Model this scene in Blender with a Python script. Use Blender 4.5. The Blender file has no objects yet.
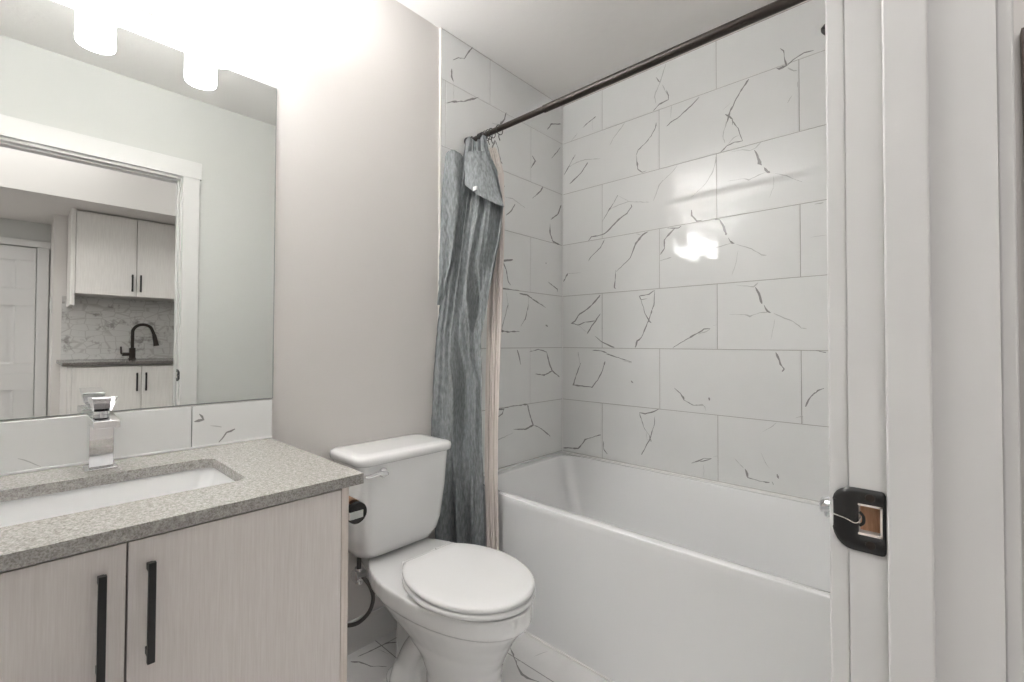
import bpy, bmesh, math, random
from mathutils import Vector, Matrix

SC = bpy.context.scene
COL = SC.collection

# ------------------------------------------------------------------ camera
CAM = Vector((1.6157, -2.2378, 1.175))
YAW, PITCH, ROLL, FPX = math.radians(43.1386), math.radians(1.0074), math.radians(.2008), 456.19
fw = Vector((-math.sin(YAW)*math.cos(PITCH), math.cos(YAW)*math.cos(PITCH), math.sin(PITCH)))
rt = Vector((math.cos(YAW), math.sin(YAW), 0)); up = rt.cross(fw)
rt, up = math.cos(ROLL)*rt + math.sin(ROLL)*up, -math.sin(ROLL)*rt + math.cos(ROLL)*up
cd = bpy.data.cameras.new('camera'); cam = bpy.data.objects.new('camera', cd); COL.objects.link(cam)
cd.sensor_width = 36; cd.lens = FPX*36/1024; cd.shift_x = 9.558/1024; cd.shift_y = -6.261/1024
cd.clip_start = .01
cam.matrix_world = Matrix(((rt.x, up.x, -fw.x, CAM.x), (rt.y, up.y, -fw.y, CAM.y), (rt.z, up.z, -fw.z, CAM.z), (0, 0, 0, 1)))
SC.camera = cam

# ------------------------------------------------------------------ light
SC.view_settings.view_transform = 'Standard'; SC.view_settings.look = 'None'
SC.view_settings.gamma = 1; SC.view_settings.use_curve_mapping = False
SC.view_settings.exposure = 1.52
wd = bpy.data.worlds.new('world'); SC.world = wd; wd.use_nodes = True
wd.node_tree.nodes['Background'].inputs[0].default_value = (1, .98, .96, 1)
wd.node_tree.nodes['Background'].inputs[1].default_value = .3

def area(name, loc, size, power, color=(1, .99, .985), rot=(0, 0, 0)):
    l = bpy.data.lights.new(name, 'AREA'); l.shape = 'RECTANGLE'; l.size, l.size_y = size
    l.energy = power; l.color = color
    o = bpy.data.objects.new(name, l); o.location = loc; o.rotation_euler = rot; COL.objects.link(o)
    return o
area('hall_ceiling_fill', (2.08, -2.6, 2.59), (.6, 1.6), 4.4)  # unseen area fill added for soft ambient light from the hall
area('hall_end_fill', (2.08, -.9, 2.59), (.5, .6), 2)  # unseen fill added to brighten the hall end
area('kitchen_fill', (3.0, -3.2, 2.10), (.5, .8), 4.0)  # added fill out of view, lights the kitchenette and doorway
area('bathroom_ceiling_fill', (.57, -1.86, 2.6), (.8, 1.3), 1.2)  # invented fill without a fixture, evens out the vanity light glare
SHADE_POWER = 5.5

# ------------------------------------------------------------------ materials
MATS = {}
def mat(name, color, rough=.5, metal=0., spec=.5, build=None, coat=0., emit=0.):
    if name in MATS: return MATS[name]
    m = bpy.data.materials.new(name); m.use_nodes = True
    nt = m.node_tree; b = nt.nodes['Principled BSDF']
    b.inputs['Base Color'].default_value = (*color, 1)
    b.inputs['Roughness'].default_value = rough; b.inputs['Metallic'].default_value = metal
    b.inputs['Specular IOR Level'].default_value = spec
    b.inputs['Coat Weight'].default_value = coat; b.inputs['Coat Roughness'].default_value = .05
    if emit:
        b.inputs['Emission Color'].default_value = (.985, .99, 1, 1); b.inputs['Emission Strength'].default_value = emit
    if build: build(nt, b)
    MATS[name] = m
    return m
def N(nt, t, **kw):
    n = nt.nodes.new(t)
    for k, v in kw.items():
        if k in n.inputs: n.inputs[k].default_value = v
        else: setattr(n, k, v)
    return n
def coords(nt, scale=(1, 1, 1)):
    tc = N(nt, 'ShaderNodeTexCoord'); mp = N(nt, 'ShaderNodeMapping'); mp.inputs['Scale'].default_value = scale
    nt.links.new(tc.outputs['Object'], mp.inputs['Vector']); return mp.outputs['Vector']
def noise(nt, vec, scale, detail=2, rough=.5):
    n = N(nt, 'ShaderNodeTexNoise'); n.inputs['Scale'].default_value = scale
    n.inputs['Detail'].default_value = detail; n.inputs['Roughness'].default_value = rough
    nt.links.new(vec, n.inputs['Vector']); return n.outputs['Fac']
def ramp(nt, fac, stops):
    r = N(nt, 'ShaderNodeValToRGB'); e = r.color_ramp.elements
    while len(e) < len(stops): e.new(.5)
    for i, (p, c) in enumerate(stops):
        e[i].position = p; e[i].color = (*c, 1)
    nt.links.new(fac, r.inputs['Fac']); return r.outputs['Color']
def bump(nt, b, fac, strength, dist=.002):
    n = N(nt, 'ShaderNodeBump'); n.inputs['Strength'].default_value = strength; n.inputs['Distance'].default_value = dist
    nt.links.new(fac, n.inputs['Height']); nt.links.new(n.outputs['Normal'], b.inputs['Normal'])
def mottled(c1, c2, scale, detail=3, sc=(1, 1, 1), lo=.35, hi=.65, bs=0., bd=.001):
    def f(nt, b):
        v = coords(nt, sc); n = noise(nt, v, scale, detail)
        nt.links.new(ramp(nt, n, [(lo, c1), (hi, c2)]), b.inputs['Base Color'])
        if bs: bump(nt, b, n, bs, bd)
    return f
def b_paint(nt, b):
    bump(nt, b, noise(nt, coords(nt), 260, 2), .10, .0008)
def b_ceiling(nt, b):
    n = noise(nt, coords(nt), 26, 3, .6)
    r = ramp(nt, n, [(.46, (0, 0, 0)), (.60, (1, 1, 1))]); bump(nt, b, r, .11, .003)
def b_wood(nt, b):
    v = coords(nt, (95, 95, 2.2)); n = noise(nt, v, 3.0, 4, .6)
    v2 = coords(nt, (260, 260, 9)); n2 = noise(nt, v2, 2.0, 2, .5)
    a = N(nt, 'ShaderNodeMath', operation='MULTIPLY_ADD'); a.inputs[1].default_value = .5
    nt.links.new(n2, a.inputs[0])
    h = N(nt, 'ShaderNodeMath', operation='MULTIPLY'); h.inputs[1].default_value = .5
    nt.links.new(n, h.inputs[0]); nt.links.new(h.outputs[0], a.inputs[2])
    nt.links.new(ramp(nt, a.outputs[0], [(.30, (.74, .68, .645)), (.66, (.84, .79, .76))]), b.inputs['Base Color'])
    bump(nt, b, a.outputs[0], .12, .0006)
def quartz(c1, c2, c3):
    def b_q(nt, b):
        v = coords(nt)
        n = noise(nt, v, 330, 2, .6); n2 = noise(nt, v, 120, 3, .7)
        m = N(nt, 'ShaderNodeMix', data_type='RGBA'); m.inputs[0].default_value = .45
        nt.links.new(ramp(nt, n, [(.36, c1), (.48, c2), (.66, c3)]), m.inputs[6])
        nt.links.new(ramp(nt, n2, [(.34, c1), (.5, c2), (.66, c3)]), m.inputs[7])
        nt.links.new(m.outputs[2], b.inputs['Base Color'])
    return b_q
def b_tile(nt, b):
    v = coords(nt); n = noise(nt, v, 2.3, 4, .55)
    nt.links.new(ramp(nt, n, [(.3, (.81, .81, .80)), (.7, (.86, .86, .85))]), b.inputs['Base Color'])
def b_floor(nt, b):
    v = coords(nt)
    n = noise(nt, v, 3.0, 5, .6)
    br = N(nt, 'ShaderNodeTexBrick'); br.offset = .5
    br.inputs['Scale'].default_value = 1; br.inputs['Mortar Size'].default_value = .0018
    br.inputs['Brick Width'].default_value = .61; br.inputs['Row Height'].default_value = .305
    mp = N(nt, 'ShaderNodeMapping'); mp.inputs['Location'].default_value = (.25, .03, 0)
    nt.links.new(v, mp.inputs['Vector']); nt.links.new(mp.outputs[0], br.inputs['Vector'])
    br.inputs['Mortar'].default_value = (.35, .34, .33, 1)
    nt.links.new(ramp(nt, n, [(.35, (.72, .71, .70)), (.6, (.84, .83, .82))]), br.inputs['Color1'])
    nt.links.new(ramp(nt, n, [(.35, (.74, .73, .72)), (.6, (.84, .83, .82))]), br.inputs['Color2'])
    nt.links.new(br.outputs['Color'], b.inputs['Base Color'])
def b_fabric(nt, b):
    n = noise(nt, coords(nt, (1, 1, .25)), 150, 2)
    nt.links.new(ramp(nt, n, [(.35, (.19, .203, .21)), (.65, (.29, .308, .316))]), b.inputs['Base Color'])
    p = noise(nt, coords(nt, (1, 1, .55)), 55, 2, .5)
    bump(nt, b, p, .5, .004)
def b_marble_small(nt, b):
    v = coords(nt, (1, 1, 1))
    mp = N(nt, 'ShaderNodeMapping'); mp.inputs['Rotation'].default_value = (0, math.pi/2, math.pi/2)
    br = N(nt, 'ShaderNodeTexVoronoi', feature='DISTANCE_TO_EDGE'); br.inputs['Scale'].default_value = 21
    br.inputs['Randomness'].default_value = .5
    nt.links.new(coords(nt, (1, .55, 1)), br.inputs['Vector'])
    n = noise(nt, v, 9, 5, .7)
    m = N(nt, 'ShaderNodeMix', data_type='RGBA', blend_type='MULTIPLY'); m.inputs[0].default_value = 1
    nt.links.new(ramp(nt, br.outputs['Distance'], [(.015, (.80, .79, .78)), (.04, (1, 1, 1))]), m.inputs[6])
    nt.links.new(ramp(nt, n, [(.36, (.36, .34, .33)), (.46, (.66, .65, .635))]), m.inputs[7])
    nt.links.new(m.outputs[2], b.inputs['Base Color'])

M_PAINT = mat('wall_paint', (.70, .67, .645), .55, build=b_paint)
M_PAINTR = mat('wall_paint_grey', (.55, .555, .535), .55, build=b_paint)
M_CEIL = mat('ceiling_texture', (.80, .775, .75), .75, build=b_ceiling)
M_TRIM = mat('trim_white', (.64, .632, .62), .32)
M_TILE = mat('marble_tile', (.7, .69, .675), .045, build=b_tile)
M_GROUT = mat('grout', (.42, .39, .375), .8)
M_VEIN = mat('vein_grey', (.33, .325, .32), .12)
M_VEINL = mat('vein_pale_grey', (.58, .575, .565), .1)
M_FLOOR = mat('floor_marble', (.7, .7, .7), .12, build=b_floor)
M_SILL = mat('edge_trim_white', (.72, .69, .66), .35)
M_PORC = mat('porcelain', (.84, .84, .835), .08, coat=.5)
M_SEAT = mat('seat_plastic', (.82, .815, .81), .16)
M_ACRYL = mat('acrylic', (.90, .90, .90), .09, coat=.4)
M_CHROME = mat('chrome', (.82, .82, .83), .06, 1.)
M_STEEL = mat('brushed_nickel', (.50, .47, .44), .25, 1.)
M_BLACK = mat('black_metal', (.010, .0095, .0095), .4, .0)
M_BRONZE = mat('dark_bronze', (.030, .022, .018), .28, .3)
M_WOOD = mat('textured_laminate', (.58, .53, .49), .5, build=b_wood)
M_EDGE = mat('laminate_edge', (.66, .585, .53), .5, build=mottled((.70, .625, .565), (.77, .70, .645), 4, 3, (60, 60, 2)))
M_QUARTZ = mat('quartz_grey', (.4, .39, .37), .22, build=quartz((.22, .205, .185), (.37, .355, .335), (.56, .54, .51)))
M_MIRROR = mat('mirror_silver', (.885, .905, .89), .0, 1.)
M_MIRRORE = mat('mirror_edge', (.30, .36, .34), .15, .2)
M_FABRIC = mat('grey_blue_fabric', (.2, .22, .24), .85, spec=.15, build=b_fabric)
M_LINER = mat('liner_vinyl', (.78, .71, .67), .35)
M_PLATE = mat('satin_chrome', (.74, .72, .70), .22, 1.)
M_GLOW = mat('frosted_glass_lit', (.9, .88, .85), .4, emit=SHADE_POWER)
M_GLOWB = mat('bulb_glow', (.9, .88, .85), .4, emit=SHADE_POWER*1.6)
M_UPLIGHT = mat('uplight_glow', (.9, .88, .85), .4, emit=390)
M_WOODRAW = mat('raw_wood', (.60, .33, .19), .7, build=mottled((.50, .26, .14), (.70, .42, .26), 5, 3, (60, 60, 6)))
M_CARD = mat('cardboard', (.52, .30, .19), .8)
M_HOSE = mat('braided_hose', (.10, .095, .09), .4, .6)
M_LAM = mat('kitchen_laminate', (.62, .58, .54), .45, build=mottled((.72, .69, .66), (.78, .75, .72), 5, 2, (30, 30, 2)))
M_KTOP = mat('kitchen_quartz', (.13, .12, .11), .2, build=mottled((.08, .07, .065), (.19, .175, .16), 160))
M_KSPLASH = mat('marble_mosaic', (.7, .7, .7), .15, build=b_marble_small)
M_DARKWOOD = mat('dark_brown_wood', (.055, .030, .020), .4, build=mottled((.04, .022, .015), (.085, .047, .032), 4, 3, (40, 40, 3)))
M_PICT = mat('brown_board', (.16, .105, .08), .5)
M_CAULK = mat('caulk_white', (.86, .85, .84), .4)

# ------------------------------------------------------------------ geometry helpers
ORG = {}
def box(bm, lo, hi, mi=0):
    lo, hi = Vector(lo), Vector(hi)
    vs = [bm.verts.new((x, y, z)) for x in (lo.x, hi.x) for y in (lo.y, hi.y) for z in (lo.z, hi.z)]
    for q in ((0, 1, 3, 2), (4, 6, 7, 5), (0, 4, 5, 1), (2, 3, 7, 6), (0, 2, 6, 4), (1, 5, 7, 3)):
        f = bm.faces.new([vs[i] for i in q]); f.material_index = mi
def loft(bm, loops, caps=(True, True), mi=0, closed=True):
    rows = [[bm.verts.new(p) for p in lp] for lp in loops]
    n = len(rows[0])
    for a, b in zip(rows, rows[1:]):
        for i in range(n if closed else n-1):
            j = (i+1) % n
            f = bm.faces.new((a[i], a[j], b[j], b[i])); f.material_index = mi
    if closed and caps[0]: bm.faces.new(rows[0][::-1]).material_index = mi
    if closed and caps[1]: bm.faces.new(rows[-1]).material_index = mi
    return rows
def smooth_path(pts, n=8):
    pts = [Vector(p) for p in pts]; P = [pts[0]*2-pts[1]] + pts + [pts[-1]*2-pts[-2]]; out = []
    for i in range(1, len(P)-2):
        for k in range(n):
            t = k/n
            out.append(.5*((2*P[i]) + (P[i+1]-P[i-1])*t + (2*P[i-1]-5*P[i]+4*P[i+1]-P[i+2])*t*t + (3*P[i]-P[i-1]-3*P[i+1]+P[i+2])*t**3))
    return out + [pts[-1]]
def tube(bm, pts, r, seg=12, mi=0, flat=None):
    pts = [Vector(p) for p in pts]; loops = []; prev = None
    for i, p in enumerate(pts):
        t = (pts[min(i+1, len(pts)-1)] - pts[max(i-1, 0)]).normalized()
        if prev is None:
            a = t.cross(Vector((0, 0, 1)));  a = a if a.length > .05 else t.cross(Vector((1, 0, 0)))
        else: a = prev - t*prev.dot(t)
        a.normalize(); prev = a; b = t.cross(a)
        rr = r(i/(len(pts)-1)) if callable(r) else r
        loops.append([p + a*math.cos(2*math.pi*k/seg)*rr + b*math.sin(2*math.pi*k/seg)*rr*(flat or 1) for k in range(seg)])
    loft(bm, loops, mi=mi)
def lathe(bm, prof, c, axis='Z', seg=32, mi=0):
    c = Vector(c); loops = []
    for r, h in prof:
        lp = []
        for k in range(seg):
            a = 2*math.pi*k/seg; x, y = r*math.cos(a), r*math.sin(a)
            lp.append(c + (Vector((x, y, h)) if axis == 'Z' else Vector((h, x, y)) if axis == 'X' else Vector((y, h, x))))
        loops.append(lp)
    loft(bm, loops, mi=mi)
def rrect(cx, cy, hx, hy, r, z, n=6):
    r = min(r, hx*.999, hy*.999); out = []
    for sx, sy, a0 in ((1, 1, 0), (-1, 1, 90), (-1, -1, 180), (1, -1, 270)):
        for k in range(n+1):
            a = math.radians(a0 + 90*k/n)
            out.append(Vector((cx + sx*(hx-r) + r*math.cos(a), cy + sy*(hy-r) + r*math.sin(a), z)))
    return out
def make(name, bm, mats, parent=None, origin=None, bev=0., smooth=True, seg=2, angle=40, weld=False):
    bmesh.ops.recalc_face_normals(bm, faces=bm.faces)
    if parent is not None: org = ORG[parent.name]
    else: org = Vector(origin) if origin else Vector((0, 0, 0))
    bmesh.ops.translate(bm, vec=-org, verts=bm.verts)
    me = bpy.data.meshes.new(name); bm.to_mesh(me); bm.free()
    for m in (mats if isinstance(mats, (list, tuple)) else [mats]): me.materials.append(m)
    o = bpy.data.objects.new(name, me); COL.objects.link(o)
    ORG[o.name] = org
    if parent is not None: o.parent = parent
    else: o.location = org
    if smooth:
        for p in me.polygons: p.use_smooth = True
    if bev:
        b = o.modifiers.new('bevel', 'BEVEL'); b.width = bev; b.segments = seg; b.limit_method = 'ANGLE'; b.angle_limit = math.radians(35)
        b.harden_normals = False
    if smooth:
        me.set_sharp_from_angle(angle=math.radians(angle)) if not bev else None
        if bev:
            w = o.modifiers.new('weighted', 'WEIGHTED_NORMAL'); w.keep_sharp = True; w.weight = 60
    return o
def tag(o, label, cat, group=None):
    o['label'] = label; o['category'] = cat
    if group: o['group'] = group
    return o
def thing(name, label, cat, loc, group=None):
    o = bpy.data.objects.new(name, None); COL.objects.link(o); o.location = loc
    o.empty_display_size = .1
    ORG[o.name] = Vector(loc); return tag(o, label, cat, group)
def struct(name, bm, mats, parent=None, **kw):
    o = make(name, bm, mats, parent, **kw); o['kind'] = 'structure'; return o
def boxes(*bs):
    bm = bmesh.new()
    for b in bs: box(bm, *b)
    return bm
def B(): return bmesh.new()

def vein_strips(bm, polylines, to3d, mi_dark, mi_pale, seed=3):
    rnd = random.Random(seed)
    for pl in polylines:
        pts = []
        for (a0, b0, w0), (a1, b1, w1) in zip(pl, pl[1:]):
            L = math.hypot(a1-a0, b1-b0); n = max(2, int(L/.012))
            for k in range(n):
                t = k/n; pts.append((a0+(a1-a0)*t+rnd.uniform(-1, 1)*.0012, b0+(b1-b0)*t+rnd.uniform(-1, 1)*.0012, (w0+(w1-w0)*t)*rnd.choice((.45, .7, .8, .9, 1.0, 1.25))))
        pts.append(pl[-1])
        avg = sum(p[2] for p in pl)/len(pl)
        mi = mi_dark if avg > 2.6 else mi_pale
        prev = None
        for i, (a, b, w) in enumerate(pts):
            p0, p1 = pts[max(i-1, 0)], pts[min(i+1, len(pts)-1)]
            dx, dy = p1[0]-p0[0], p1[1]-p0[1]; L = math.hypot(dx, dy) or 1
            nx, ny = -dy/L, dx/L; h = max(w*2.1, 1.7)*.5e-3*(.35 if i in (0, len(pts)-1) else .8)
            cur = (bm.verts.new(to3d(a+nx*h, b+ny*h)), bm.verts.new(to3d(a-nx*h, b-ny*h)))
            if prev:
                f = bm.faces.new((prev[0], cur[0], cur[1], prev[1])); f.material_index = mi
            prev = cur
VEINS_BACK=[[(0.65,2.597,1.4),(0.632,2.544,2.8),(0.617,2.506,4.3),(0.598,2.47,2.2),(0.591,2.459,2.2)],[(0.598,2.546,2.9),(0.617,2.514,2.9)],[(0.632,2.494,2.1),(0.657,2.434,2.1)],[(0.598,2.572,0.7),(0.628,2.588,0.7)],[(0.155,2.428,1.6),(0.188,2.446,4.0),(0.225,2.457,5.6),(0.242,2.464,2.4)],[(0.067,2.371,1.7),(0.102,2.395,3.3),(0.116,2.407,2.5)],[(0.218,2.452,0.8),(0.218,2.392,0.8)],[(0.583,2.377,2.2),(0.613,2.399,4.3),(0.664,2.407,3.5)],[(0.598,2.48,2.2),(0.591,2.447,2.2),(0.598,2.408,1.4)],[(0.653,2.459,2.1),(0.663,2.427,2.8),(0.664,2.407,3.5)],[(0.653,2.273,2.1),(0.671,2.286,4.9),(0.706,2.296,3.5),(0.737,2.313,2.8),(0.778,2.336,4.1),(0.815,2.364,2.0)],[(0.678,2.372,1.4),(0.674,2.31,1.4)],[(0.598,2.31,3.6),(0.594,2.286,2.2),(0.571,2.25,2.9),(0.544,2.225,2.9),(0.498,2.198,2.9),(0.488,2.171,1.5),(0.493,2.125,6.6),(0.497,2.095,2.9),(0.521,2.074,4.4),(0.544,2.075,1.5)],[(0.421,2.369,2.3),(0.392,2.34,2.3),(0.349,2.303,2.3),(0.328,2.271,1.5)],[(0.022,2.184,2.5),(0.053,2.222,4.2),(0.087,2.267,3.3),(0.102,2.284,4.1)],[(0.053,2.222,2.5),(0.112,2.236,2.5),(0.169,2.236,2.4),(0.27,2.215,1.6)],[(0.063,2.12,5.0),(0.102,2.143,5.7),(0.141,2.166,3.2),(0.174,2.199,3.2),(0.188,2.215,4.8)],[(0.709,2.064,1.4),(0.681,2.033,2.1),(0.615,1.989,1.4)],[(1.034,2.366,2.5),(1.019,2.349,5.7),(0.987,2.307,3.8),(0.966,2.267,3.2),(0.951,2.243,5.1),(0.942,2.207,2.6),(0.933,2.189,2.6)],[(0.933,2.239,2.6),(0.951,2.223,3.9),(0.963,2.206,2.6),(0.963,2.179,1.9)],[(0.921,2.263,0.6),(0.955,2.284,0.6)],[(1.157,2.45,2.4),(1.168,2.434,3.6),(1.173,2.395,1.8),(1.18,2.365,4.8),(1.152,2.362,6.0),(1.141,2.369,1.8)],[(1.18,2.365,3.6),(1.203,2.379,3.0),(1.243,2.392,2.3),(1.277,2.388,2.3)],[(1.183,2.355,2.4),(1.206,2.332,2.4),(1.218,2.327,1.8)],[(1.218,2.281,2.4),(1.218,2.257,1.8)],[(1.2,2.231,1.8),(1.182,2.202,1.8)],[(0.942,2.209,2.6),(0.924,2.163,2.6),(0.921,2.141,2.6),(0.93,2.106,1.9)],[(0.96,2.203,2.6),(0.987,2.156,2.5),(0.998,2.117,2.5),(1.005,2.093,3.2)],[(0.911,2.069,3.3),(0.939,2.09,4.5),(0.971,2.097,3.8),(1.005,2.093,2.5)],[(0.939,2.09,1.3),(0.966,2.118,1.9),(0.989,2.123,1.9)],[(1.08,2.064,2.5),(1.055,2.044,3.7),(1.035,2.041,3.1),(1.006,2.054,1.3),(0.959,2.056,0.6)],[(1.052,2.038,3.1),(1.066,2.009,5.6),(1.074,1.973,8.0),(1.082,1.961,2.5)],[(1.09,1.95,2.4),(1.104,1.928,7.3),(1.114,1.92,2.4)],[(1.098,1.925,3.1),(1.068,1.922,2.5),(1.029,1.908,3.8),(1.011,1.92,0.6),(0.941,1.924,0.6)],[(1.133,1.912,1.2),(1.175,1.892,2.4),(1.21,1.865,1.8),(1.232,1.852,2.3)],[(1.128,1.904,0.6),(1.127,1.855,0.6),(1.111,1.81,0.6)],[(0.889,2.055,2.6),(0.889,2.032,3.9),(0.876,1.986,2.6),(0.841,1.935,2.0),(0.775,1.886,1.4)],[(1.275,1.749,1.7),(1.297,1.749,3.4),(1.306,1.751,1.1)],[(0.775,1.824,4.1),(0.775,1.797,5.4),(0.802,1.765,4.7),(0.828,1.765,2.0)],[(0.872,1.762,2.0),(0.906,1.752,3.2),(0.922,1.717,7.8),(0.931,1.686,7.7),(0.934,1.676,2.6)],[(0.942,1.662,2.6),(0.957,1.637,5.7),(0.969,1.633,2.5)],[(0.957,1.637,3.2),(0.921,1.629,1.9),(0.881,1.624,2.6)],[(0.975,1.628,1.3),(1.027,1.605,2.5),(1.06,1.582,1.8),(1.08,1.565,3.1),(1.099,1.561,1.2)],[(0.984,1.598,0.6),(0.972,1.53,1.3),(0.957,1.487,0.6)],[(1.065,1.445,1.8),(1.048,1.428,3.7),(1.034,1.43,2.5),(0.974,1.441,0.6)],[(1.054,1.425,3.1),(1.068,1.396,6.1),(1.076,1.365,7.3),(1.08,1.349,1.8)],[(1.262,1.615,0.6),(1.314,1.615,1.1)],[(0.193,1.762,2.4),(0.211,1.781,4.0),(0.279,1.781,3.1),(0.31,1.791,4.6),(0.345,1.82,6.1),(0.383,1.848,5.3),(0.433,1.873,3.7),(0.461,1.905,3.0),(0.457,1.917,2.2)],[(0.284,1.858,2.3),(0.31,1.893,3.1),(0.328,1.916,4.6),(0.353,1.946,2.3),(0.379,1.983,4.6)],[(0.328,1.916,2.3),(0.383,1.928,2.3),(0.441,1.935,2.2),(0.559,1.907,1.4)],[(0.383,1.978,0.8),(0.441,1.939,1.5)],[(0.297,1.751,3.1),(0.27,1.711,3.1),(0.211,1.668,2.4),(0.193,1.646,3.2)],[(0.555,1.756,1.4),(0.524,1.745,5.8),(0.485,1.704,6.6),(0.465,1.658,3.0),(0.453,1.63,3.0),(0.42,1.604,2.3),(0.366,1.564,1.5)],[(0.485,1.755,2.2),(0.512,1.744,2.9)],[(0.634,2.005,2.1),(0.612,1.982,2.8),(0.582,1.909,1.4)],[(0.725,1.754,3.4),(0.711,1.746,4.1),(0.655,1.756,2.1)],[(0.697,1.749,2.8),(0.673,1.732,5.6),(0.64,1.698,4.2),(0.64,1.656,2.8),(0.618,1.627,2.8)],[(0.614,1.595,2.1),(0.676,1.606,2.8)],[(0.018,1.541,4.2),(0.038,1.572,5.0),(0.048,1.588,5.8)],[(0.048,1.588,1.7),(0.141,1.583,0.8)],[(0.366,1.575,1.5),(0.362,1.507,3.8),(0.357,1.48,5.3),(0.366,1.472,2.3)],[(0.27,1.444,4.7),(0.225,1.4,6.3),(0.179,1.366,4.8),(0.132,1.344,4.9),(0.103,1.305,4.9),(0.073,1.289,4.9)],[(0.073,1.293,2.5),(0.122,1.28,3.2),(0.17,1.295,2.4),(0.239,1.301,3.1),(0.27,1.339,3.9)],[(0.248,1.308,3.9),(0.216,1.274,4.0),(0.184,1.23,6.4)],[(0.234,1.214,1.6),(0.279,1.183,3.1),(0.323,1.163,3.8),(0.357,1.152,5.3)],[(0.122,1.28,0.8),(0.179,1.238,1.6)],[(0.283,1.272,0.8),(0.283,1.194,1.6)],[(0.588,1.447,3.6),(0.558,1.428,3.6),(0.504,1.423,3.7),(0.512,1.402,2.2),(0.546,1.407,1.4)],[(0.508,1.42,1.5),(0.535,1.332,2.2),(0.558,1.291,4.3),(0.569,1.28,2.9)],[(0.588,1.444,2.1),(0.584,1.372,3.6),(0.565,1.323,3.6),(0.554,1.291,4.3),(0.531,1.241,4.4),(0.515,1.205,4.4),(0.492,1.187,4.4),(0.48,1.153,5.9)],[(0.807,1.227,4.0),(0.784,1.213,4.0),(0.723,1.18,2.1),(0.681,1.152,2.1)],[(0.221,1.135,3.2),(0.279,1.131,4.7),(0.31,1.121,2.3)],[(0.305,1.117,2.3),(0.344,1.106,4.6),(0.382,1.096,2.3),(0.46,1.076,1.5)],[(0.122,1.122,3.2),(0.137,1.049,1.6)],[(0.297,1.074,3.1),(0.292,1.055,2.3)],[(1.073,1.367,7.4),(1.078,1.354,3.7)],[(1.087,1.345,2.4),(1.1,1.317,6.1),(1.113,1.309,2.4)],[(1.1,1.311,3.0),(1.07,1.311,1.8),(1.031,1.297,3.7),(1.008,1.306,1.3),(0.944,1.309,0.6)],[(1.124,1.307,1.2),(1.166,1.284,3.0),(1.196,1.268,1.8),(1.226,1.241,2.9),(1.245,1.237,1.2)],[(1.129,1.279,1.2),(1.124,1.249,0.6),(1.113,1.195,0.6)],[(0.766,1.207,2.7),(0.799,1.223,4.0),(0.832,1.243,3.3),(0.861,1.245,2.6)],[(0.806,1.22,2.7),(0.845,1.232,2.6),(0.861,1.245,1.3)],[(0.873,1.258,1.3),(0.895,1.264,1.3)],[(1.131,1.138,6.0),(1.139,1.118,6.0),(1.149,1.088,3.6),(1.162,1.068,2.4),(1.154,1.056,3.6)],[(1.301,0.995,4.5),(1.282,0.985,2.8),(1.263,0.966,2.3)],[(1.254,1.149,1.1),(1.283,1.147,1.7),(1.309,1.14,5.1)],[(0.141,1.061,2.4),(0.103,0.97,3.3),(0.089,0.929,6.5),(0.151,0.927,4.0),(0.216,0.925,4.7),(0.252,0.967,3.1),(0.279,1.011,3.1),(0.301,1.074,2.3)],[(0.407,1.081,1.5),(0.46,1.073,2.2)],[(0.456,0.975,3.7),(0.468,0.965,2.9)],[(0.688,0.954,1.4),(0.719,0.929,2.1),(0.733,0.91,6.1),(0.736,0.897,2.0),(0.783,0.877,2.0),(0.812,0.88,2.7)],[(0.609,0.842,2.1),(0.572,0.821,4.3),(0.534,0.81,4.3),(0.503,0.812,2.9)],[(0.503,0.812,2.9),(0.526,0.741,1.4),(0.556,0.702,2.2),(0.568,0.671,4.3)],[(0.587,0.805,0.7),(0.586,0.763,2.8),(0.571,0.718,3.6),(0.556,0.673,3.6),(0.53,0.626,4.3),(0.514,0.595,4.4)],[(0.541,0.714,1.4),(0.545,0.679,1.4),(0.568,0.671,2.1)],[(0.019,0.552,3.3),(0.123,0.564,5.6),(0.146,0.588,4.8),(0.17,0.622,4.0),(0.225,0.646,2.4),(0.274,0.664,3.9)],[(0.288,0.633,1.5),(0.292,0.584,3.1),(0.314,0.564,3.8)],[(1.272,0.978,1.7),(1.248,0.945,3.4),(1.238,0.915,4.6)],[(1.223,0.876,1.7),(1.228,0.874,4.0),(1.203,0.865,1.7)],[(1.228,0.874,1.7),(1.227,0.845,1.7)],[(0.853,0.92,6.6),(0.855,0.907,6.6)],[(0.782,0.876,2.0),(0.824,0.883,4.0),(0.834,0.875,2.0),(0.84,0.856,2.0)],[(0.765,0.883,2.0),(0.778,0.882,2.0)],[(1.132,0.836,2.4),(1.118,0.819,1.8),(1.078,0.79,0.6)],[(0.771,0.598,2.7),(0.804,0.614,4.0),(0.829,0.631,2.6),(0.864,0.636,2.6)],[(0.81,0.612,2.7),(0.842,0.624,3.3),(0.864,0.636,2.0)],[(0.829,0.599,1.3),(0.829,0.546,1.3)],[(0.87,0.645,0.7),(0.895,0.653,0.6)],[(1.007,0.616,3.7),(1.016,0.596,6.2),(1.018,0.578,1.9),(1.066,0.573,1.8),(1.104,0.575,3.6)],[(1.133,0.616,5.4),(1.138,0.599,6.0)],[(1.114,0.58,3.6),(1.119,0.568,2.4)],[(0.964,0.655,0.6),(0.984,0.634,1.9),(1.002,0.618,2.5)],[(1.072,0.698,0.6),(1.088,0.659,1.2),(1.104,0.637,0.6)]]
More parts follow.
